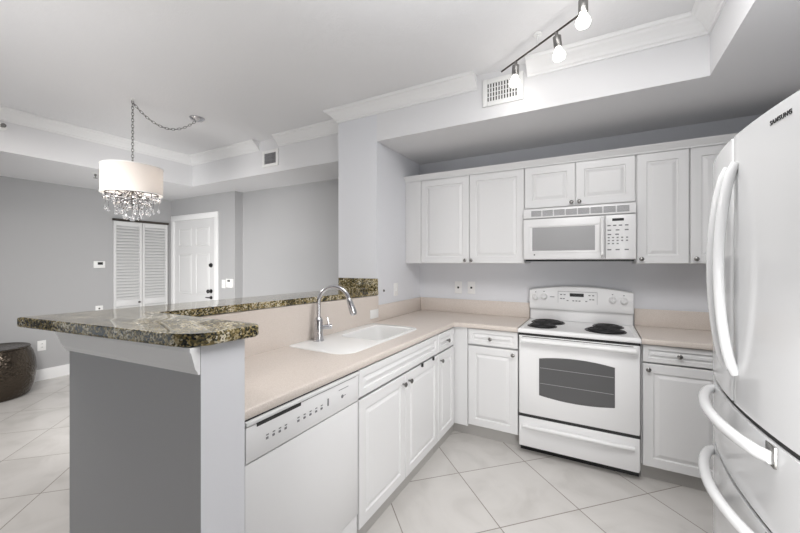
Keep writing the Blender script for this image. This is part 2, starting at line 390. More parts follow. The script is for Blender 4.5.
# fillet fill between nosing and slabs at the inside corner
fil = [(XF-0.03, YF-0.04)] + [(XF-0.03+0.07-0.07*math.cos(t), YF-0.04+0.07*math.sin(t)) for t in [PI/2*i/8 for i in range(1, 9)]] + [(XF-0.03, YF+0.03)]
b.prism(fil, z0, z1)
obj('slab', b, M['beige'], ct)
b = B().prism([(-1.566, 0.79), (-1.582, 0.79), (-1.582, YH), (-1.566, YH)], ZC+0.0005, ZB-0.001, 0, lambda p: 0)
for v in b.bm.verts:
    if v.co.z > 1.0: v.co.z += tilt(v.co) - 0.001
b.box(-1.5815, -1.564, YH+0.001, YB-0.004, ZC+0.0005, 1.045, 0.003)
b.box(-1.563, XBE, YB-0.02, YB-0.003, ZC+0.0005, 1.045, 0.003)
obj('backsplash', b, M['beige'], ct)
rc = thing('countertop', (0.6, 2.97, ZC-0.04), 'short beige solid-surface countertop between the range and the fridge', 'countertop')
XR0 = 0.243
b = B().box(XR0, 1.19, YF+0.03, YB-0.003, z0, z1).sweep([(XR0, YF+0.03), (1.19, YF+0.03)], nose, -1, 0)
obj('slab', b, M['beige'], rc)
obj('backsplash', B().box(XR0, 1.19, YB-0.02, YB-0.003, ZC+0.0005, 1.045, 0.003), M['beige'], rc)

# sink: deck, bowl with inner walls, drain
sk = thing('kitchen_sink', (-1.32, 1.92, ZC), 'white single-bowl sink set in the beige countertop', 'sink')
BX0, BX1, BY0, BY1 = -1.475, -1.165, 1.83, 2.295
def rrect(x0, x1, y0, y1, r, z, k=6, rb=None):
    p = []; rb = rb or r
    for cx, cy, a, q in ((x1-r, y1-r, 0, r), (x0+rb, y1-rb, 90, rb), (x0+rb, y0+rb, 180, rb), (x1-r, y0+r, 270, r)):
        for i in range(k+1):
            t = math.radians(a+90*i/k); p.append((cx+q*math.cos(t), cy+q*math.sin(t), z))
    return p
RX_0, RX_1, RY_0, RY_1 = -1.564, -1.130, 1.465, 2.35
b = B()
b.quads([rrect(RX_0, RX_1, RY_0, RY_1, 0.10, ZC+0.0004, 6, 0.04), rrect(RX_0+0.001, RX_1-0.001, RY_0+0.001, RY_1-0.001, 0.10, ZC+0.003, 6, 0.04), rrect(RX_0+0.004, RX_1-0.004, RY_0+0.004, RY_1-0.004, 0.098, ZC+0.004, 6, 0.04),
         rrect(BX0-0.006, BX1+0.006, BY0-0.006, BY1+0.006, 0.06, ZC+0.004), rrect(BX0, BX1, BY0, BY1, 0.055, ZC-0.001),
         rrect(BX0+0.008, BX1-0.008, BY0+0.008, BY1-0.008, 0.05, ZC-0.10), rrect(BX0+0.02, BX1-0.02, BY0+0.02, BY1-0.02, 0.045, ZC-0.168), rrect(BX0+0.06, BX1-0.06, BY0+0.06, BY1-0.06, 0.03, ZC-0.18)], True, False)
f = [v for v in b.bm.verts if abs(v.co.z-(ZC-0.18)) < 1e-5]; b.bm.faces.new(f)
obj('basin', b, M['sink'], sk)
obj('drain', B().lathe((-1.32, 2.06, ZC-0.18), [(0, 0.0), (0.045, 0.001), (0.047, 0.004), (0.03, 0.003), (0.0, 0.002)], 24), M['chrome'], sk)

# faucet
fc = thing('kitchen_faucet', (-1.490, 1.655, ZC+0.0045), 'chrome gooseneck pull-down faucet standing behind the white sink', 'faucet')
fx, fy, fz = -1.490, 1.655, ZC+0.0045
obj('body', B().lathe((fx, fy, fz), [(0, 0), (0.033, 0), (0.033, 0.006), (0.029, 0.010), (0.026, 0.06), (0.026, 0.125), (0.021, 0.137), (0.015, 0.145), (0.0, 0.145)], 28), M['chrome'], fc)
dx, dy = 0.90, 0.436
R_ = 0.094; zc_ = 1.155
pth = [(fx, fy, fz+0.13), (fx, fy, 1.10), (fx, fy, zc_)]
for i in range(1, 19):
    t = PI - math.radians(9.2*i); k = R_*(1+math.cos(t)); pth.append((fx+dx*k, fy+dy*k, zc_+R_*math.sin(t)))
e0, e1 = Vector(pth[-2]), Vector(pth[-1]); d = (e1-e0).normalized()
obj('neck', B().tube(pth, 0.0125, 16), M['chrome'], fc)
obj('spray_head', B().tube([e1, e1+d*0.012, e1+d*0.03, e1+d*0.09, e1+d*0.105], [0.0128, 0.0165, 0.018, 0.0215, 0.016], 20), M['chrome'], fc)
hx, hy = fx+0.02*0.75, fy+0.02*0.66
b = B().tube([(hx, hy, fz+0.082), (hx+0.03, hy+0.026, fz+0.084), (hx+0.045, hy+0.04, fz+0.085)], [0.013, 0.015, 0.013], 16)
b.tube([(hx+0.03, hy+0.026, fz+0.09), (hx+0.03, hy+0.024, fz+0.115), (hx+0.026, hy+0.02, fz+0.142)], [0.006, 0.0055, 0.005], 10)
obj('lever', b, M['chrome'], fc)

# ---------------------------------------------------------------- cabinets
KNOB = [(0.006, 0), (0.006, 0.012), (0.011, 0.016), (0.0145, 0.021), (0.0145, 0.025), (0.009, 0.029), (0, 0.030)]
def knob(F, a, z, parent):
    p = Vector(F(a, z, 0)); q = Vector(F(a, z, 1)) - p
    return obj('knob', B().lathe(p, KNOB, 18, q), M['nickel'], parent)
def door(F, a0, a1, z0, z1, parent, name='door', knobs=()):
    d = obj(name, B().panel(F, a0, a1, z0, z1), M['cab'], parent, None, False)
    for (a, z) in knobs: knob(F, a, z, d)
    return d
XD, YDF = -1.012, 2.735          # door faces: peninsula run, back run
GAP = 0.0025
# sink base
cb_ = thing('base_cabinet', (-1.29, 1.87, 0), 'white sink base cabinet with two raised-panel doors beside the dishwasher', 'cabinet', 'base cabinets')
F = FX(XD)
obj('carcass', B().box(-1.575, XD-0.045, 1.409, 2.386, 0.095, 0.70).box(-1.06, XD-0.045, 1.409, 2.386, 0.70, 0.880), M['cab'], cb_)
obj('toe_board', B().box(-1.065, -1.047, 1.409, 2.386, 0, 0.0945), M['toe'], cb_)
obj('false_front', B().panel(F, 1.413, 2.382, 0.738, 0.872), M['cab'], cb_, None, False)
d1 = door(F, 1.413, 1.884, 0.096, 0.725, cb_, 'door', [(1.852, 0.675)])
d2 = door(F, 1.890, 2.382, 0.096, 0.725, cb_, 'door', [(1.928, 0.675)])
for a in (2.11, 2.289):
    tg = obj('child_latch', B().fbox(F, a-0.008, a+0.008, 0.712, 0.735, 0.0005, 0.012, 0.002), M['black'], cb_)
# narrow drawer base in the peninsula run
nb_ = thing('base_cabinet', (-1.29, 2.53, 0), 'narrow white base cabinet with one drawer, nearest the inside corner of the peninsula run', 'cabinet', 'base cabinets')
obj('carcass', B().box(-1.575, XD-0.045, 2.390, 2.715, 0.095, 0.880), M['cab'], nb_)
obj('toe_board', B().box(-1.065, -1.047, 2.390, 2.80, 0, 0.0945), M['toe'], nb_)
dw_ = obj('drawer', B().panel(F, 2.394, 2.712, 0.738, 0.872), M['cab'], nb_, None, False); knob(F, 2.558, 0.80, dw_)
door(F, 2.394, 2.712, 0.096, 0.725, nb_, 'door', [(2.43, 0.675)])
# corner filler and left back cabinet
lb_ = thing('base_cabinet', (-0.71, 3.0, 0), 'white base cabinet with a drawer over a door, left of the range', 'cabinet', 'base cabinets')
F = FY(YDF)
obj('carcass', B().box(XD-0.019, -0.518, YDF+0.04, 3.25, 0.095, 0.880), M['cab'], lb_)
obj('filler_strip', B().box(XD-0.019, -0.908, YDF+0.001, YDF+0.019, 0.095, 0.880), M['cab'], lb_)
obj('toe_board', B().box(-1.046, -0.518, 2.802, 2.816, 0, 0.0945), M['toe'], lb_)
dw_ = obj('drawer', B().panel(F, -0.902, -0.520, 0.752, 0.874), M['cab'], lb_, None, False); knob(F, -0.722, 0.808, dw_)
door(F, -0.902, -0.520, 0.112, 0.738, lb_, 'door', [(-0.553, 0.705)])
rb_ = thing('base_cabinet', (0.5, 3.0, 0), 'white base cabinet with a drawer over a door, between the range and the fridge', 'cabinet', 'base cabinets')
obj('carcass', B().box(0.244, 0.80, YDF+0.04, 3.25, 0.095, 0.880), M['cab'], rb_)
obj('toe_board', B().box(0.244, 1.19, 2.802, 2.816, 0, 0.0945), M['toe'], rb_)
obj('filler_strip', B().box(0.668, 1.19, YDF+0.002, YDF+0.019, 0.095, 0.880), M['cab'], rb_)
dw_ = obj('drawer', B().panel(F, 0.25, 0.662, 0.766, 0.874), M['cab'], rb_, None, False); knob(F, 0.436, 0.823, dw_)
door(F, 0.25, 0.662, 0.105, 0.755, rb_, 'door', [(0.279, 0.722)])

# upper cabinets
YU = 2.95
F = FY(YU)
ZU0, ZU1 = 1.388, 2.15
ul = thing('wall_cabinet', (-1.05, 3.1, ZU0), 'white two-door wall cabinet left of the microwave, in the corner', 'cabinet', 'wall cabinets')
obj('carcass', B().box(-1.5815, -0.512, YU+0.0195, YB-0.001, ZU0, ZU1), M['cab'], ul)
obj('filler_strip', B().box(-1.5815, -1.424, YU+0.0005, YU+0.019, ZU0, ZU1-0.001, 0.001), M['cab'], ul)
door(F, -1.420, -0.966, ZU0+0.002, 2.143, ul, 'door', [(-0.996, 1.415)])
door(F, -0.961, -0.514, ZU0+0.002, 2.143, ul, 'door', [(-0.940, 1.415)])
um = thing('wall_cabinet', (-0.14, 3.1, 1.81), 'short white two-door wall cabinet above the microwave', 'cabinet', 'wall cabinets')
obj('carcass', B().box(-0.5105, 0.2305, YU+0.0195, YB-0.001, 1.812, ZU1), M['cab'], um)
door(F, -0.507, -0.148, 1.822, 2.143, um, 'door', [(-0.172, 1.846)])
door(F, -0.143, 0.226, 1.822, 2.143, um, 'door', [(-0.120, 1.846)])
ur = thing('wall_cabinet', (0.38, 3.1, ZU0), 'tall white single-door wall cabinet right of the microwave', 'cabinet', 'wall cabinets')
obj('carcass', B().box(0.232, 0.5245, YU+0.0195, YB-0.001, ZU0, ZU1), M['cab'], ur)
door(F, 0.236, 0.521, ZU0+0.002, 2.143, ur, 'door', [(0.262, 1.42)])
uk = thing('wall_cabinet', (0.7, 3.1, ZU0), 'white wall cabinet partly hidden behind the fridge', 'cabinet', 'wall cabinets')
obj('carcass', B().box(0.526, 1.199, YU+0.0195, YB-0.001, ZU0, ZU1), M['cab'], uk)
door(F, 0.529, 0.86, ZU0+0.002, 2.143, uk, 'door', [(0.556, 1.42)])
door(F, 0.865, 1.196, ZU0+0.002, 2.143, uk)
CC = [(0, 0), (0.004, 0), (0.006, 0.012), (0.012, 0.016), (0.018, 0.028), (0.032, 0.038), (0.036, 0.044), (0.038, 0.048), (0, 0.048)]
cm = obj('cabinet_crown', B().sweep([(-1.5815, YU-0.001), (1.199, YU-0.001)], CC, -1, ZU1-0.006).box(-1.5815, 1.199, YU-0.001, YU+0.06, ZU1+0.0005, ZU1+0.042), M['cab'], None, (-0.2, YU, ZU1))
tag(cm, 'white crown moulding running along the top of the wall cabinets', 'moulding')

# ---------------------------------------------------------------- microwave
mw = thing('microwave', (-0.14, 3.07, 1.41), 'white over-the-range microwave below the short wall cabinet', 'microwave')
YM = 2.88; F = FY(YM)
MX0, MX1 = -0.505, 0.226
obj('body', B().box(MX0, MX1, YM+0.024, YB-0.002, 1.418, 1.806, 0.003), M['appl2'], mw)
obj('underside_vent', B().box(MX0+0.01, MX1-0.01, YM+0.03, 3.2, 1.405, 1.4175), M['black'], mw)
b = B().fbox(F, MX0, MX1, 1.735, 1.806, -0.024, -0.004, 0.003)
gr = obj('vent_grille', b, M['appl2'], mw)
b = B(); gx0, gx1 = -0.452, 0.192
for i in range(8):
    w = (gx1-gx0)/8; a0 = gx0+i*w+0.004; a1 = gx0+(i+1)*w-0.004
    for k in range(6):
        z = 1.748+k*0.0075; b.fbox(F, a0, a1, z, z+0.0045, -0.0045, -0.002)
obj('grille_slot', b, M['grille'], gr)
md = obj('door', B().fbox(F, MX0, 0.043, 1.421, 1.728, -0.023, 0.0, 0.006), M['appl2'], mw)
obj('window', B().fbox(F, -0.44, -0.018, 1.485, 1.662, -0.001, 0.0015, 0.001), M['micro_glass'], md)
obj('window_frame', B().fbox(F, -0.462, 0.008, 1.668, 1.674, 0, 0.004, 0.001).fbox(F, -0.462, 0.008, 1.470, 1.476, 0, 0.004, 0.001).fbox(F, -0.468, -0.460, 1.470, 1.674, 0, 0.004, 0.001).fbox(F, 0.002, 0.010, 1.470, 1.674, 0, 0.004, 0.001), M['appl2'], md)
b = B().tube([(0.027, YM-0.001, 1.44), (0.027, YM-0.024, 1.456), (0.027, YM-0.03, 1.50), (0.027, YM-0.03, 1.65), (0.027, YM-0.024, 1.695), (0.027, YM-0.001, 1.712)], 0.011, 12)
obj('handle', b, M['appl2'], md)
obj('logo', B().lathe((-0.425, YM-0.0005, 1.455), [(0.006, 0), (0.006, 0.001), (0, 0.001)], 12, (0, -1, 0)), M['mark'], md)
mp = obj('control_panel', B().fbox(F, 0.046, MX1, 1.421, 1.728, -0.023, 0.0, 0.004), M['appl2'], mw)
obj('display', B().fbox(F, 0.087, 0.156, 1.685, 1.703, 0, 0.0012), M['black'], mp)
b = B()
for (z, xs, w) in ((1.650, (0.064, 0.098, 0.132, 0.168), 0.02), (1.618, (0.066, 0.115, 0.168), 0.022), (1.588, (0.066, 0.112), 0.022), (1.566, (0.062, 0.088, 0.115, 0.142, 0.170), 0.012), (1.545, (0.062, 0.088, 0.115, 0.142, 0.170), 0.012), (1.524, (0.062, 0.088, 0.115), 0.012), (1.482, (0.066, 0.115, 0.168), 0.024)):
    for x in xs: obj('button', B().fbox(F, x-w/2+0.004, x+w/2+0.004, z, z+0.008, 0, 0.0012), M['mark'], mp)

# ---------------------------------------------------------------- range
rg_ = thing('electric_range', (-0.137, 2.98, 0), 'white electric range with four black coil burners and a window in the oven door', 'stove')
RX0, RX1, YS = -0.511, 0.238, 2.70
F = FY(YS)
obj('body', B().box(RX0, RX1, YS+0.042, 3.245, 0.06, 0.885), M['appl'], rg_)
obj('base', B().box(RX0+0.004, RX1-0.004, YS+0.08, 3.22, 0, 0.0595), M['black'], rg_)
# cooktop with raised rim
b = B()
def rr(x0, x1, y0, y1, z): return [(x0, y0, z), (x1, y0, z), (x1, y1, z), (x0, y1, z)]
b.quads([rr(RX0, RX1, YS-0.004, 3.245, 0.886), rr(RX0-0.002, RX1+0.002, YS-0.008, 3.245, 0.896), rr(RX0, RX1, YS-0.004, 3.245, 0.912), rr(RX0+0.008, RX1-0.008, YS+0.004, 3.235, 0.917), rr(RX0+0.022, RX1-0.022, YS+0.02, 3.20, 0.917), rr(RX0+0.03, RX1-0.03, YS+0.03, 3.19, 0.912)])
obj('cooktop', b, M['appl'], rg_)
def burner(x, y, r):
    p = obj('burner', B().lathe((x, y, 0.912), [(r+0.018, 0), (r+0.018, 0.003), (r+0.012, 0.006), (r+0.006, 0.003), (0.02, 0.001), (0, 0.001)], 32), M['black'], rg_)
    pts = []; turns = 5 if r > 0.1 else 4
    for i in range(turns*22+1):
        t = i/22*2*PI; rad = 0.022+(r-0.022)*i/(turns*22); pts.append((x+rad*math.cos(t), y+rad*math.sin(t), 0.9195))
    obj('coil', B().tube(pts, 0.0072, 8), M['coil'], p)
burner(-0.372, 2.895, 0.088); burner(-0.352, 3.09, 0.108); burner(0.045, 2.905, 0.112); burner(0.066, 3.10, 0.086)
# backguard: riser and arched console
obj('backguard_riser', B().box(RX0+0.008, RX1-0.008, 3.195, 3.247, 0.918, 1.03, 0.002), M['appl'], rg_)
b = B(); K = 20; rings = []
for i in range(K+1):
    t = i/K; x = RX0+0.006+(RX1-RX0-0.012)*t; zt_ = 1.168+0.036*(1-(2*t-1)**2)
    rings.append([(x, 3.172, 1.012), (x, 3.164, 1.03), (x, 3.176, zt_-0.02), (x, 3.184, zt_-0.005), (x, 3.2, zt_), (x, 3.247, zt_), (x, 3.247, 1.012)])
b.quads(rings)
cn = obj('control_console', b, M['appl'], rg_)
nrm = Vector((0, -0.993, 0.09)).normalized()
def yc(z): return 3.164+(z-1.03)*0.012/0.13
for x, z in ((-0.458, 1.108), (-0.392, 1.113), (0.098, 1.108), (0.172, 1.103)):
    kb = obj('knob', B().lathe((x, yc(z)-0.001, z), [(0.028, 0), (0.0275, 0.003), (0.022, 0.006), (0.020, 0.022), (0.016, 0.025), (0, 0.026)], 24, nrm), M['appl2'], cn)
    obj('pointer', B().box(x-0.0045, x+0.0045, yc(z)-0.036, yc(z)-0.02, z-0.019, z+0.021, 0.002), M['appl2'], kb)
Fc = FY(3.171)
obj('panel_outline', B().fbox(Fc, -0.285, -0.005, 1.063, 1.065, 0, 0.004).fbox(Fc, -0.285, -0.005, 1.160, 1.162, -0.004, 0.002).fbox(Fc, -0.286, -0.284, 1.063, 1.162, -0.004, 0.004).fbox(Fc, -0.006, -0.004, 1.063, 1.162, -0.004, 0.004), M['grille'], cn)
obj('display', B().fbox(Fc, -0.198, -0.098, 1.122, 1.148, -0.004, 0.0025), M['black'], cn)
b = B()
for z, xs in ((1.132, (-0.262, -0.236, -0.058, -0.032)), (1.100, (-0.262, -0.242, -0.052, -0.032)), (1.085, (-0.214, -0.172, -0.150, -0.128, -0.08))):
    for x in xs: obj('button', B().fbox(Fc, x-0.007, x+0.007, z, z+0.007, -0.004, 0.0045), M['mark'], cn)
for x, z in ((-0.458, 1.146), (-0.392, 1.152), (0.098, 1.148), (0.172, 1.142)): obj('knob_mark', B().fbox(Fc, x-0.004, x+0.004, z, z+0.006, -0.004, 0.0015), M['mark'], cn)
obj('logo', B().fbox(Fc, -0.345, -0.312, 1.111, 1.116, -0.004, 0.004), M['mark'], cn)
# oven door
od = obj('oven_door', B().fbox(F, RX0+0.006, RX1-0.006, 0.297, 0.867, -0.040, 0.0, 0.006), M['appl'], rg_)
rings = []; K = 16
for i in range(K+1):
    t = i/K; x = -0.367+0.464*t; c_ = 1-(2*t-1)**2
    rings.append((x, 0.450-0.020*c_, 0.712+0.022*c_))
bb = B(); bb.quads([[(x, YS-0.0012, a), (x, YS-0.0012, c), (x, YS+0.001, c), (x, YS+0.001, a)] for x, a, c in rings])
ow = obj('oven_window', bb, M['oven_glass'], od)
b = B()
for z in (0.535, 0.645): b.fbox(F, -0.36, 0.09, z, z+0.0035, 0.0013, 0.0018)
obj('oven_rack', b, M['grille'], ow)
# handle rail across the door top
b = B().tube([(RX0+0.03, YS-0.028, 0.836), (-0.137, YS-0.034, 0.838), (RX1-0.03, YS-0.028, 0.836)], 0.0165, 16)
b.box(RX0+0.018, RX0+0.05, YS-0.034, YS-0.0005, 0.818, 0.854, 0.006).box(RX1-0.05, RX1-0.018, YS-0.034, YS-0.0005, 0.818, 0.854, 0.006)
obj('handle', b, M['appl'], od)
obj('door_vent', B().fbox(F, RX0+0.03, RX1-0.04, 0.857, 0.861, -0.001, 0.0012), M['dark_gap'], od)
for z_a, z_b in ((0.2765, 0.2965), (0.8675, 0.8855)): obj('door_gap', B().box(RX0+0.003, RX1-0.003, YS+0.005, YS+0.04, z_a, z_b), M['dark_gap'], rg_)
dd = obj('storage_drawer', B().fbox(F, RX0+0.006, RX1-0.006, 0.062, 0.276, -0.040, 0.0, 0.006), M['appl'], rg_)
pts = [(RX0+0.035+(RX1-RX0-0.07)*i/14, YS-0.006-0.022*math.sin(PI*i/14)**0.5, 0.212+0.01*math.sin(PI*i/14)) for i in range(15)]
obj('handle', B().tube(pts, [0.013+0.004*math.sin(PI*i/14) for i in range(15)], 12), M['appl'], dd)

# ---------------------------------------------------------------- dishwasher
dsh = thing('dishwasher', (-1.29, 1.075, 0), 'white built-in dishwasher under the near end of the counter', 'dishwasher')
F = FX(XD)
D0, D1 = 0.770, 1.405
obj('body', B().box(-1.57, XD-0.03, D0, D1, 0.08, 0.870), M['appl2'], dsh)
dp = obj('door_panel', B().fbox(F, D0+0.002, D1-0.003, 0.182, 0.728, -0.028, 0.0, 0.004), M['appl2'], dsh)
cp = obj('control_panel', B().fbox(F, D0+0.002, D1-0.003, 0.733, 0.8545, -0.028, 0.004, 0.005), M['appl2'], dsh)
obj('handle_lip', B().fbox(F, D0+0.002, D1-0.003, 0.8565, 0.872, -0.028, 0.008, 0.004), M['appl2'], dsh)
obj('handle_slot', B().fbox(F, D0+0.045, D0+0.25, 0.8425, 0.8555, -0.02, 0.0046), M['dark_gap'], dsh)
obj('lip_seam', B().fbox(F, D0+0.25, D1-0.03, 0.8535, 0.8562, -0.02, 0.0046), M['grille'], dsh)
obj('top_gap', B().fbox(F, D0, D1, 0.8725, 0.8805, -0.04, -0.004), M['dark_gap'], dsh)
for i in range(4):
    y = 0.853+i*0.028; obj('button', B().fbox(F, y, y+0.010, 0.783, 0.791, 0.004, 0.0055).fbox(F, y+0.001, y+0.012, 0.796, 0.800, 0.004, 0.005), M['mark'], cp)
for i in range(5):
    y = 1.0+i*0.033; obj('button', B().fbox(F, y, y+0.011, 0.785, 0.793, 0.004, 0.0055).fbox(F, y+0.001, y+0.012, 0.799, 0.803, 0.004, 0.005), M['mark'], cp)
obj('status_light', B().fbox(F, 1.175, 1.182, 0.786, 0.816, 0.004, 0.006), M['mark'], cp)
obj('logo', B().lathe((XD+0.0045, 1.275, 0.794), [(0.008, 0), (0.008, 0.001), (0, 0.0012)], 16, (1, 0, 0)), M['mark'], cp)
obj('label_plate', B().fbox(F, 1.25, 1.32, 0.826, 0.829, 0.004, 0.005).fbox(F, 1.283, 1.30, 0.793, 0.796, 0.004, 0.005), M['grille'], cp)
obj('kick_plate', B().fbox(F, D0+0.002, D1-0.003, 0.05, 0.176, -0.028, -0.006, 0.003), M['appl2'], dsh)
obj('toe_board', B().fbox(F, D0, D1, 0, 0.0495, -0.05, -0.036), M['toe'], dsh)

# ---------------------------------------------------------------- fridge
fr = thing('refrigerator', (0.78, 1.43, 0), 'large white French-door refrigerator with two drawers and bowed handles', 'refrigerator')
FYC, FH, FXF = 1.43, 0.418, 0.357
def fx_(y): return FXF+0.25*(y-FYC)**2
obj('body', B().box(0.49, 1.17, FYC-0.41, FYC+0.41, 0.05, 1.755, 0.006), M['fridge'], fr)
obj('base_grille', B().box(0.47, 1.15, FYC-0.40, FYC+0.40, 0, 0.0495), M['black'], fr)
def front(y0, y1, z0, z1, rl=0.02, rr_=0.02, back=0.0, bev=0.004):
    n_ = 16; p = []
    for i in range(n_+1):
        y = y0+(y1-y0)*i/n_; o = 0
        for (e, r) in ((y-y0, rl), (y1-y, rr_)):
            if e < r: o += r-math.sqrt(max(0, r*r-(r-e)**2))
        p.append((fx_(y)+o, y))
    # dense ends
    q = []
    for e, r, s0, sg in ((y0, rl, 0, 1),):
        for k in range(6):
            a = PI/2*k/6; y = y0+r*(1-math.cos(a)); q.append((fx_(y)+r-r*math.sin(a), y))
    for i in range(n_+1):
        y = y0+rl+(y1-rr_-y0-rl)*i/n_; q.append((fx_(y), y))
    for k in range(5, -1, -1):
        a = PI/2*k/6; y = y1-rr_*(1-math.cos(a)); q.append((fx_(y)+rr_-rr_*math.sin(a), y))
    q += [(0.485, y1), (0.485, y0)]
    q = [(min(x+back, 0.4875), y) for x, y in q]
    return B().prism(q, z0, z1, bev)
DN = obj('door', front(FYC-FH, FYC-0.003, 0.978, 1.775, 0.025, 0.008), M['fridge'], fr)
DF = obj('door', front(FYC+0.003, FYC+FH, 0.978, 1.775, 0.008, 0.025), M['fridge'], fr)
DU = obj('drawer', front(FYC-FH, FYC+FH, 0.742, 0.960, 0.025, 0.025), M['fridge'], fr)
DL = obj('drawer', front(FYC-FH, FYC+FH, 0.06, 0.727, 0.025, 0.025), M['fridge'], fr)
for z_a, z_b in ((0.9605, 0.9775), (0.7275, 0.7415)): obj('gasket', front(FYC-FH+0.006, FYC+FH-0.006, z_a, z_b, 0.02, 0.02, 0.008, 0), M['dark_gap'], fr)
def vhandle(y, d):
    pts = []; z0, z1 = 1.07, 1.69; xs = fx_(y)
    for i in range(25):
        t = i/24; pts.append((xs-0.002-0.040*math.sin(PI*t)**0.6, y, z0+(z1-z0)*t))
    h = obj('handle', B().tube(pts, [0.0135]*25, 14), M['fridge'], d)
vhandle(FYC-0.035, DN); vhandle(FYC+0.035, DF)
def hhandle(z, d):
    pts = []; y0, y1 = FYC-0.24, FYC+0.31
    for i in range(25):
        t = i/24; y = y0+(y1-y0)*t; pts.append((fx_(y)-0.004-0.044*math.sin(PI*t)**0.55, y, z))
    obj('handle', B().tube(pts, 0.0155, 14), M['fridge'], d)
    obj('handle_bracket', B().box(fx_(y0)-0.004, fx_(y0)+0.02, y0-0.012, y0+0.06, z-0.022, z+0.030, 0.002), M['nickel'], d)
hhandle(0.925, DU); hhandle(0.695, DL)
# brand lettering on the near door
def lettering(text, parent, y, z, size):
    cu = bpy.data.curves.new('lettering', 'FONT'); cu.body = text; cu.size = size; cu.extrude = 0.0006; cu.space_character = 1.2; cu.align_x = 'CENTER'; cu.offset = 0.0002
    t = bpy.data.objects.new('lettering', cu); COL.objects.link(t)
    dg = bpy.context.evaluated_depsgraph_get(); me = bpy.data.meshes.new_from_object(t.evaluated_get(dg)); bpy.data.objects.remove(t)
    ang = math.atan(0.5*(y-FYC)); base = parent_loc(parent)
    ex = Vector((-0.5*(y-FYC), -1, 0)).normalized(); ez = Vector((0, 0, 1)); en = Vector((-1, 0.5*(y-FYC), 0)).normalized()
    for v in me.vertices:
        p = Vector((0, y, z)) + ex*v.co.x + ez*v.co.y
        v.co = Vector((fx_(p.y)-0.0009-v.co.z, p.y, p.z)) - base
    me.materials.clear(); me.materials.append(M['black'])
    o = bpy.data.objects.new('lettering', me); COL.objects.link(o); o.parent = parent
    return o
lettering('SAMSUNG', DN, 1.163, 1.734, 0.0158)

# ---------------------------------------------------------------- small wall fittings
def plate(name, F, a, z, w, h, label, cat, group=None, kind='outlet'):
    c = Vector(F(a, z, 0)); t = thing(name, c, label, cat, group)
    obj('cover_plate', B().fbox(F, a-w/2, a+w/2, z-h/2, z+h/2, 0.0005, 0.007, 0.002), M['plate'], t)
    if kind == 'outlet':
        for dz in (-0.02, 0.02):
            r = obj('receptacle', B().fbox(F, a-0.016, a+0.016, z+dz-0.014, z+dz+0.014, 0.007, 0.009, 0.001), M['plate'], t)
            obj('slot', B().fbox(F, a-0.008, a-0.005, z+dz-0.004, z+dz+0.006, 0.009, 0.0095).fbox(F, a+0.005, a+0.008, z+dz-0.004, z+dz+0.006, 0.009, 0.0095), M['dark_gap'], r)
    elif kind == 'switch':
        obj('toggle', B().fbox(F, a-0.005, a+0.005, z-0.012, z+0.012, 0.007, 0.016, 0.002), M['plate'], t)
    elif kind == 'jack':
        obj('socket', B().fbox(F, a-0.009, a+0.009, z-0.009, z+0.009, 0.007, 0.0085), M['dark_gap'], t)
    return t
plate('wall_outlet', FY(YB), -1.171, 1.156, 0.072, 0.115, 'white wall plate left of its twin above the back counter', 'outlet', None, 'jack')
plate('wall_outlet', FY(YB), -1.042, 1.158, 0.072, 0.115, 'white wall plate above the back counter, closer to the range', 'outlet', None, 'jack')
plate('light_switch', FX(XL), 2.761, 1.155, 0.07, 0.115, 'white light switch on the alcove side wall above the counter', 'switch', None, 'switch')
plate('wall_outlet', FX(-1.566), 2.385, 0.985, 0.115, 0.07, 'small white outlet set in the beige wall panel behind the sink', 'outlet', None, 'blank')
tag(obj('wall_button', B().lathe((XL, 2.56, 1.158), [(0.011, 0.0005), (0.010, 0.006), (0, 0.007)], 16, (1, 0, 0)), M['nickel'], None, (XL, 2.56, 1.158)), 'tiny round grey button on the stub wall left of the light switch', 'button')
plate('wall_outlet', FX(XW), 1.616, 0.41, 0.075, 0.12, 'white outlet low on the grey wall beside the metal pouf', 'outlet')
plate('wall_outlet', FX(XW), 2.172, 0.785, 0.08, 0.075, 'small white plate with a dark socket on the grey wall beneath the thermostat', 'outlet', None, 'jack')
th = thing('thermostat', (XW, 2.172, 1.367), 'white thermostat with a dark screen on the grey left wall', 'thermostat')
F = FX(XW)
obj('case', B().fbox(F, 2.108, 2.232, 1.322, 1.412, 0.0005, 0.024, 0.005), M['plate'], th)
obj('screen', B().fbox(F, 2.148, 2.204, 1.364, 1.398, 0.024, 0.0252), M['black'], th)
kp = thing('alarm_keypad', (-4.33, YD, 1.11), 'white alarm keypad beside the entry door', 'keypad')
F = FY(YD)
obj('case', B().fbox(F, -4.40, -4.262, 1.055, 1.175, 0.0005, 0.026, 0.005), M['plate'], kp)
obj('screen', B().fbox(F, -4.36, -4.305, 1.135, 1.158, 0.026, 0.0272), M['black'], kp)
plate('light_switch', FY(YD), -4.475, 1.10, 0.075, 0.115, 'white light switch between the entry door and the keypad', 'switch', None, 'switch')
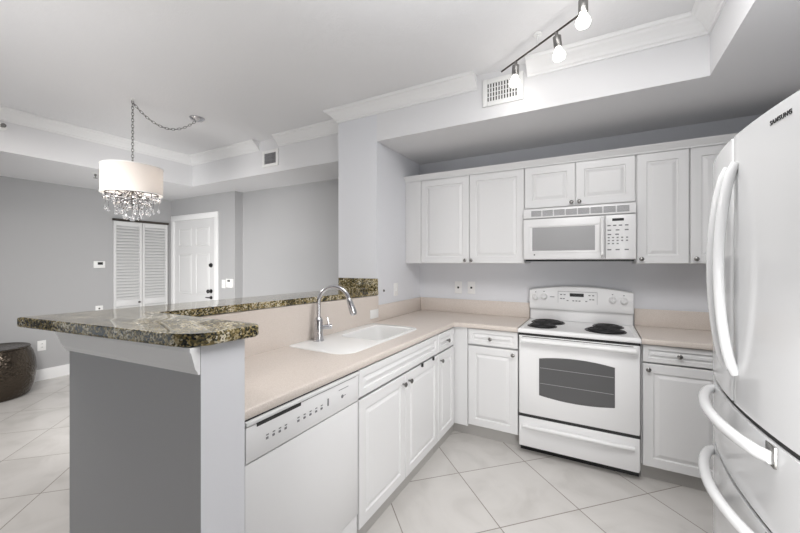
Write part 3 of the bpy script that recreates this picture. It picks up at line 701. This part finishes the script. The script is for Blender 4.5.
# air vents
def vent(F, a0, a1, z0, z1, label, vertical=True, nslot=12, rows=1):
    t = thing('air_vent', Vector(F((a0+a1)/2, z0, 0)), label, 'vent')
    fr_ = 0.032
    b = B().fbox(F, a0, a0+fr_, z0, z1, 0.0005, 0.012, 0.002).fbox(F, a1-fr_, a1, z0, z1, 0.0005, 0.012, 0.002).fbox(F, a0+fr_, a1-fr_, z0, z0+fr_, 0.0005, 0.012, 0.002).fbox(F, a0+fr_, a1-fr_, z1-fr_, z1, 0.0005, 0.012, 0.002)
    obj('frame', b, M['plate'], t)
    obj('duct', B().fbox(F, a0+fr_, a1-fr_, z0+fr_, z1-fr_, 0.0004, 0.0015), M['dark_gap'], t)
    b = B(); w = (a1-a0-2*fr_)/nslot
    for i in range(nslot): b.fbox(F, a0+fr_+w*(i+0.5), a0+fr_+w*(i+1.0), z0+fr_, z1-fr_, 0.003, 0.010)
    for j in range(rows): b.fbox(F, a0+fr_, a1-fr_, z0+fr_+(z1-z0-2*fr_)*(j+1)/(rows+1)-0.002, z0+fr_+(z1-z0-2*fr_)*(j+1)/(rows+1)+0.002, 0.004, 0.009)
    obj('louvre', b, M['plate'] if vertical else M['grille'], t)
vent(FY(YH), -0.70, -0.43, 2.476, 2.662, 'white slotted air vent high on the wall above the kitchen alcove', True, 11, 3)
vent(FY(SY), -3.165, -2.925, 2.415, 2.592, 'small dark-grilled air vent in the dining soffit', False, 9, 2)
# sprinklers
def sprinkler(p, ax, label):
    t = thing('sprinkler_head', p, label, 'sprinkler')
    obj('escutcheon', B().lathe(p, [(0.034, 0.0005), (0.034, 0.004), (0.02, 0.008), (0, 0.009)], 24, ax), M['plate'], t)
    q = Vector(p)+Vector(ax)*0.008
    obj('head', B().lathe(q, [(0.010, 0), (0.010, 0.02), (0.004, 0.024), (0.004, 0.04), (0.018, 0.042), (0.018, 0.045), (0, 0.046)], 16, ax), M['nickel'], t)
sprinkler((SX, 1.0, 2.56), (1, 0, 0), 'chrome sprinkler head on the dining soffit face at the left edge')
sprinkler((-4.70, 1.74, ZDS), (0, 0, -1), 'small sprinkler head below the dining soffit, left of the chandelier')

# ---------------------------------------------------------------- track light
tk = thing('track_light', (-0.3, 2.15, ZCEIL), 'ceiling track light with three lit spot bulbs on a thin dark rail', 'light fixture')
ZR = 2.64
rail = [(-0.548, 2.345, ZR), (-0.30, 2.163, ZR), (-0.085, 2.0, ZR), (-0.07, 1.975, ZR), (-0.062, 1.93, ZR), (-0.06, 1.75, ZR), (-0.03, 1.55, ZR)]
obj('rail', B().tube(rail, 0.0055, 10), M['bronze'], tk)
for p in ((-0.30, 2.163), (-0.06, 1.70)):
    obj('standoff', B().cyl((p[0], p[1], ZR), (p[0], p[1], ZCEIL-0.001), 0.006).lathe((p[0], p[1], ZCEIL-0.001), [(0.0, -0.012), (0.022, -0.012), (0.024, 0)], 20), M['plate'], tk)
for (x, y, tx, ty) in ((-0.442, 2.268, -0.01, 0.012), (-0.196, 2.086, 0.012, 0.012), (-0.06, 1.86, 0.0, -0.004)):
    p = Vector((x, y, ZR)); d = Vector((tx, ty, -0.12)).normalized()
    sp_ = obj('spot_head', B().tube([p, p+d*0.022], 0.009, 12).tube([p+d*0.02, p+d*0.024, p+d*0.078, p+d*0.082], [0.012, 0.021, 0.021, 0.019], 20), M['nickel'], tk)
    c = p+d*0.112
    o = obj('bulb', B().lathe(p+d*0.082, [(0.014, 0), (0.017, 0.01), (0.030, 0.034), (0.0325, 0.046), (0.027, 0.062), (0.012, 0.070), (0, 0.071)], 20, d), M['bulb'], sp_)
    light('track_bulb_light', 'POINT', c+d*0.05, TRACK_W, (1.0, 0.97, 0.93), 0.05)

# ---------------------------------------------------------------- chandelier
CX, CY = -3.268, 1.452
ch = thing('chandelier', (CX, CY, 2.0), 'crystal chandelier with a white drum shade, hanging by a chain from the dining ceiling', 'chandelier')
SR, SZ0, SZ1 = 0.205, 1.945, 2.16
b = B(); sg = 56
b.quads([[(CX+r*math.cos(2*PI*i/sg), CY+r*math.sin(2*PI*i/sg), z) for i in range(sg)] for r, z in ((SR, SZ0), (SR, (SZ0+SZ1)/2), (SR, SZ1), (SR-0.003, SZ1), (SR-0.003, SZ0), (SR, SZ0))], True, False)
obj('lamp_shade', b, M['shade'], ch)
def ringpath(r, z, k=48): return [(CX+r*math.cos(2*PI*i/k), CY+r*math.sin(2*PI*i/k), z) for i in range(k+1)]
b = B().tube(ringpath(SR, SZ0), 0.004, 8, False).tube(ringpath(SR, SZ1), 0.004, 8, False)
obj('shade_trim', b, M['plate'], ch)
b = B().tube(ringpath(0.175, 1.945), 0.004, 6, False).tube(ringpath(0.11, 1.915), 0.004, 6, False).tube(ringpath(0.06, 1.88), 0.004, 6, False)
b.cyl((CX, CY, 1.86), (CX, CY, 2.19), 0.009)
for i in range(6):
    a = PI/3*i; b.tube([(CX, CY, 2.0), (CX+0.08*math.cos(a), CY+0.08*math.sin(a), 1.93), (CX+0.175*math.cos(a), CY+0.175*math.sin(a), 1.945)], 0.004, 6)
    b.tube([(CX, CY, SZ1), (CX+SR*math.cos(a), CY+SR*math.sin(a), SZ1)], 0.003, 6)
obj('metal_frame', b, M['bronze'], ch)
for i in range(4):
    a = PI/2*i+0.4; x, y = CX+0.11*math.cos(a), CY+0.11*math.sin(a)
    o = obj('candle_bulb', B().lathe((x, y, 2.0), [(0, 0), (0.010, 0.0), (0.017, 0.022), (0.014, 0.042), (0.004, 0.065), (0, 0.066)], 14), M['candle'], ch)
    light('chandelier_bulb_light', 'POINT', (x, y, 2.03), CHAND_W, (1.0, 0.94, 0.90), 0.03)
def crystal_mesh(kind):
    b = B()
    if kind == 'drop':
        b.lathe((0, 0, 0), [(0, 0), (0.002, -0.004), (0.006, -0.014), (0.0115, -0.028), (0.0095, -0.037), (0, -0.043)], 8)
    else:
        b.lathe((0, 0, 0), [(0, 0), (0.012, -0.006), (0.017, -0.017), (0.012, -0.029), (0, -0.034)], 8)
    bm = b.bm; bmesh.ops.recalc_face_normals(bm, faces=bm.faces)
    me = bpy.data.meshes.new('crystal_'+kind); bm.to_mesh(me); bm.free(); me.materials.append(M['crystal']); return me
cdrop, cball = crystal_mesh('drop'), crystal_mesh('ball')
wire = B()
def crystal(me, r, a, ztop, z, s=1.0, name='crystal_drop'):
    x, y = r*math.cos(a), r*math.sin(a)
    o = bpy.data.objects.new(name, me); COL.objects.link(o); o.parent = ch; o.location = (x, y, z-2.0); o.scale = (s, s, s)
    wire.cyl((CX+x, CY+y, z-0.002), (CX+x, CY+y, ztop), 0.0014, None, 6)
for i in range(18): crystal(cball, 0.175, 2*PI*i/18, 1.945, 1.928, 1.15, 'crystal_ball')
for i in range(9): crystal(cdrop, 0.172, 2*PI*(i+0.5)/9, 1.945, 1.845, 1.1)
for i in range(13): crystal(cball, 0.11, 2*PI*i/13+0.2, 1.915, 1.895, 1.25, 'crystal_ball')
for i in range(13): crystal(cdrop, 0.108, 2*PI*(i+0.5)/13, 1.915, 1.82+0.015*(i % 2), 1.1)
for i in range(8): crystal(cball, 0.06, 2*PI*i/8, 1.88, 1.86, 1.2, 'crystal_ball')
for i in range(8): crystal(cdrop, 0.055, 2*PI*(i+0.5)/8, 1.88, 1.79, 1.2)
crystal(cball, 0.0, 0, 1.87, 1.775, 1.5, 'crystal_ball')
obj('crystal_wire', wire, M['nickel'], ch)
def chain(path, name):
    b = B(); P_ = [Vector(p) for p in path]; acc = []
    for p, q in zip(P_, P_[1:]):
        k = max(1, int((q-p).length/0.004))
        acc += [p.lerp(q, i/k) for i in range(k)]
    L = 0.024; last = acc[0]; i = 0; idx = 0
    pts = [acc[0]]
    for p in acc:
        if (p-pts[-1]).length >= L: pts.append(p)
    for k, (p, q) in enumerate(zip(pts, pts[1:])):
        t = (q-p).normalized(); u = t.cross(Vector((0, 0, 1)) if abs(t.z) < 0.9 else Vector((1, 0, 0))).normalized()
        if k % 2: u = t.cross(u)
        c = (p+q)/2; ring = []
        for j in range(13):
            a = 2*PI*j/12; ring.append(c+t*0.0165*math.cos(a)+u*0.0085*math.sin(a))
        b.tube(ring, 0.0022, 5, False)
    return obj(name, b, M['nickel'], ch)
chain([(CX, CY, 2.19), (CX, CY, 2.70)], 'chain')
hk = Vector((CX, CY, 2.685)); cp_ = Vector((-3.187, 1.928, 2.69))
sw = []
for i in range(21):
    t = i/20; p = hk.lerp(cp_, t); sw.append(p+Vector((0, 0, -0.16*4*t*(1-t)*0.9)))
chain(sw, 'swag_chain')
obj('ceiling_hook', B().lathe((CX, CY, ZCEIL-0.0005), [(0.016, 0), (0.015, -0.006), (0.004, -0.010), (0.003, -0.03), (0, -0.03)], 14), M['plate'], ch)
obj('canopy', B().lathe((-3.187, 1.928, ZCEIL-0.0005), [(0.062, 0), (0.062, -0.006), (0.05, -0.02), (0.02, -0.03), (0.008, -0.036), (0, -0.036)], 28), M['chrome'], ch)

# ---------------------------------------------------------------- hammered pouf
pf = thing('drum_pouf', (-5.435, 1.165, 0), 'hammered dark bronze metal drum pouf on the tiled floor by the grey wall', 'pouf')
PX, PY = -5.435, 1.165
obj('drum', B().lathe((PX, PY, 0.0005), [(0, 0), (0.24, 0), (0.262, 0.02), (0.295, 0.12), (0.312, 0.25), (0.305, 0.36), (0.285, 0.45), (0.262, 0.495)], 56), M['hammered'], pf)
obj('lid', B().lathe((PX, PY, 0.496), [(0.262, 0), (0.268, 0.008), (0.262, 0.018), (0.245, 0.022), (0.238, 0.018), (0, 0.018)], 56), M['hammered'], pf)
